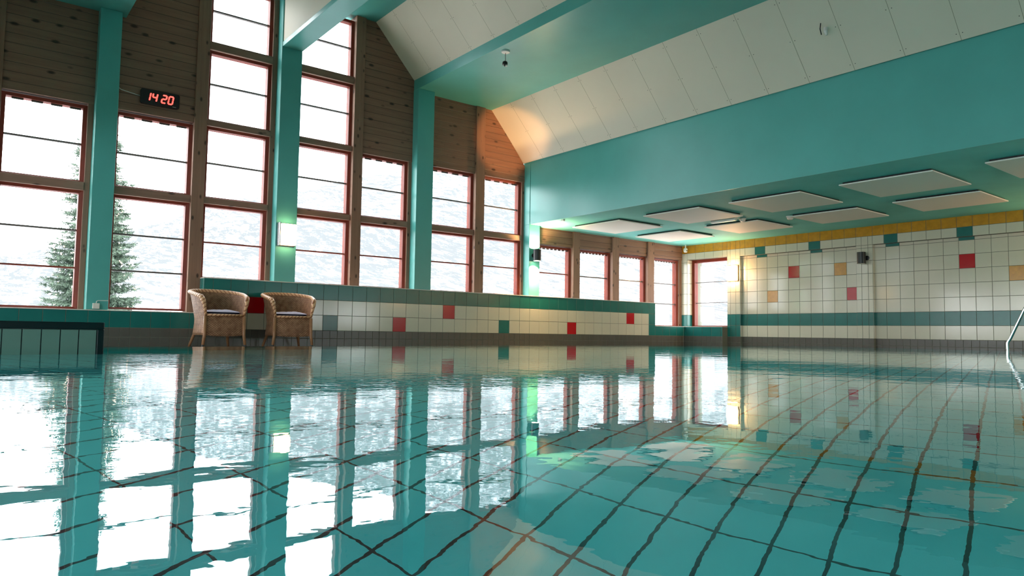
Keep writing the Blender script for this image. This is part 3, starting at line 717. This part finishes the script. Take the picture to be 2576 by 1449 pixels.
tag(ch, 'brown rattan tub chair on the left, beside the end of the raised parapet', 'chair', 'rattan chairs by the tiled parapet')
c2 = copy_tree(ch); c2.location = (3.105, 8.245, 0); c2.rotation_euler = (0, 0, math.radians(-6))
tag(c2, 'brown rattan tub chair on the right, under the square wall lamp', 'chair')
cu = make_cushion(); cu.location = (2.317, 8.225, .352); cu.rotation_euler = (0, 0, math.radians(2))
tag(cu, 'thin navy and pale cushion on the left rattan chair', 'cushion', 'cushions on the rattan chairs')
c3 = cu.copy(); C.objects.link(c3); c3.location = (3.105, 8.225, .352); c3.rotation_euler = (0, 0, math.radians(-10)); tag(c3, 'thin navy and pale cushion on the right rattan chair', 'cushion')

# ------------------------------------------------------------------ outside: mountain, snow field, spruce
rt_ = [(-3, .03), (-1, .04), (-.3, .055), (.0, .068), (.04, .077), (.077, .09), (.153, .106), (.237, .147), (.337, .184), (.386, .197), (.466, .226), (.568, .257), (.743, .314), (.988, .395), (1.4, .47), (2.2, .50), (6, .5)]
def rid(t):
    for (a_, b_), (c_, d_) in zip(rt_, rt_[1:]):
        if a_ <= t <= c_: return b_+(d_-b_)*(t-a_)/(c_-a_)
    return .5 if t > 0 else .03
mb = MB(); NX, NY = 220, 90; vs = []
for j in range(NY):
    y = 14+(j/(NY-1))**1.7*420
    for i in range(NX):
        x = -160+i/(NX-1)*860
        k = min(1, max(0, (y-35)/285)); s_ = k*k*(3-2*k)
        ridge = 320*rid(x/320)
        z = -1.6+(ridge+1.6)*s_
        if y > 320: z = ridge*(1-(y-320)/330)
        z += s_*(noise.fractal(Vector((x*.02, y*.02, 1.3)), 1, 2, 4)*7)*(1 if y < 300 else .5)
        vs.append((x, y, z))
mb.add(vs, [(j*NX+i, j*NX+i+1, (j+1)*NX+i+1, (j+1)*NX+i) for j in range(NY-1) for i in range(NX-1)])
mo = mb.build('mountain', M['mountain'], smooth=True); tag(mo, 'snow covered mountainside with thin woods beyond the windows', 'mountain')
mb = MB(); mb.add([(-160, 9.1, -1.8), (700, 9.1, -1.8), (700, 16, -1.62), (-160, 16, -1.62)], [(0, 1, 2, 3)]); mb.add([(11.6, -60, -1.8), (700, -60, -1.8), (700, 9.1, -1.8), (11.6, 9.1, -1.8)], [(0, 1, 2, 3)])
tag(mb.build('snow_field', M['snow']), 'white snowy ground outside the glass', 'ground', kind='structure')
T0 = Vector((2.65, 20, -1.75)); TH = 8.2
tr_ = empty('spruce_tree', T0.x, T0.y, T0.z); tag(tr_, 'tall spruce wound with warm lights outside the left windows', 'tree')
MB().tube([T0, T0+Vector((.02, 0, TH*.5)), T0+Vector((0, 0, TH))], [.13, .08, .01], 10).build('trunk', M['bark'], tr_)
fo = MB()
def twig(p, d, L_):
    """flat spray of needles along a shoot"""
    side = d.cross(Vector((0, 0, 1))).normalized() if abs(d.z) < .95 else Vector((1, 0, 0))
    up_ = side.cross(d).normalized(); m = max(4, int(L_/.03))
    for i in range(m):
        q = p+d*(L_*i/m)
        for s_ in range(3):
            a_ = random.uniform(0, 2*PI); n_ = (side*math.cos(a_)+up_*math.sin(a_)+d*.7).normalized(); ln = random.uniform(.06, .10)
            wv = n_.cross(d).normalized()*.011
            fo.add([q-wv, q+wv, q+n_*ln], [(0, 1, 2)])
zz = .6
while zz < TH-.05:
    f_ = 1-zz/TH; R0 = 1.42*f_**.78+.06; nb = max(6, int(24*f_**.5))
    for b_ in range(nb):
        a_ = random.uniform(0, 2*PI); Rl = R0*random.uniform(.65, 1.1)
        if random.random() < .05: Rl *= 1.3
        o_ = T0+Vector((0, 0, zz+random.uniform(-.08, .08))); cur = o_; steps = max(3, int(Rl/.16)); hd = Vector((math.cos(a_), math.sin(a_), 0))
        for s_ in range(steps):
            t = s_/steps; d_ = (hd+Vector((0, 0, -.35+.65*t))).normalized(); nx = cur+d_*(Rl/steps); twig(cur, d_, Rl/steps*1.1)
            for sd in (-1, 1):
                dd = (d_+hd.cross(Vector((0, 0, 1)))*sd*1.0+Vector((0, 0, -.25))).normalized(); twig(cur, dd, (.30*(1-t)+.10)*random.uniform(.7, 1.2)*min(1, Rl/.5))
            cur = nx
    zz += .15
fo.build('needles', M['needle'], tr_, normals=False); print('needle faces', len(fo.f))
bl = MB()
for i in range(300):
    f_ = random.random(); a_ = PI+(i % 8)*PI/7+random.uniform(-.05, .05); zz = .5+(TH-.8)*f_; R0 = (1.3*(1-zz/TH)**.8)*random.uniform(.85, 1.05)
    c_ = T0+Vector((R0*math.cos(a_), R0*math.sin(a_), zz)); e = .017
    bl.add([c_+Vector((e, 0, 0)), c_+Vector((-e, 0, 0)), c_+Vector((0, e, 0)), c_+Vector((0, -e, 0)), c_+Vector((0, 0, e)), c_+Vector((0, 0, -e))],
           [(0, 2, 4), (2, 1, 4), (1, 3, 4), (3, 0, 4), (2, 0, 5), (1, 2, 5), (3, 1, 5), (0, 3, 5)])
tag(bl.build('string_lights', M['bulb']), 'warm fairy lights strung through the spruce outside', 'string lights', kind='stuff')
for o in bpy.data.objects:
    if '_o' in o: del o['_o']
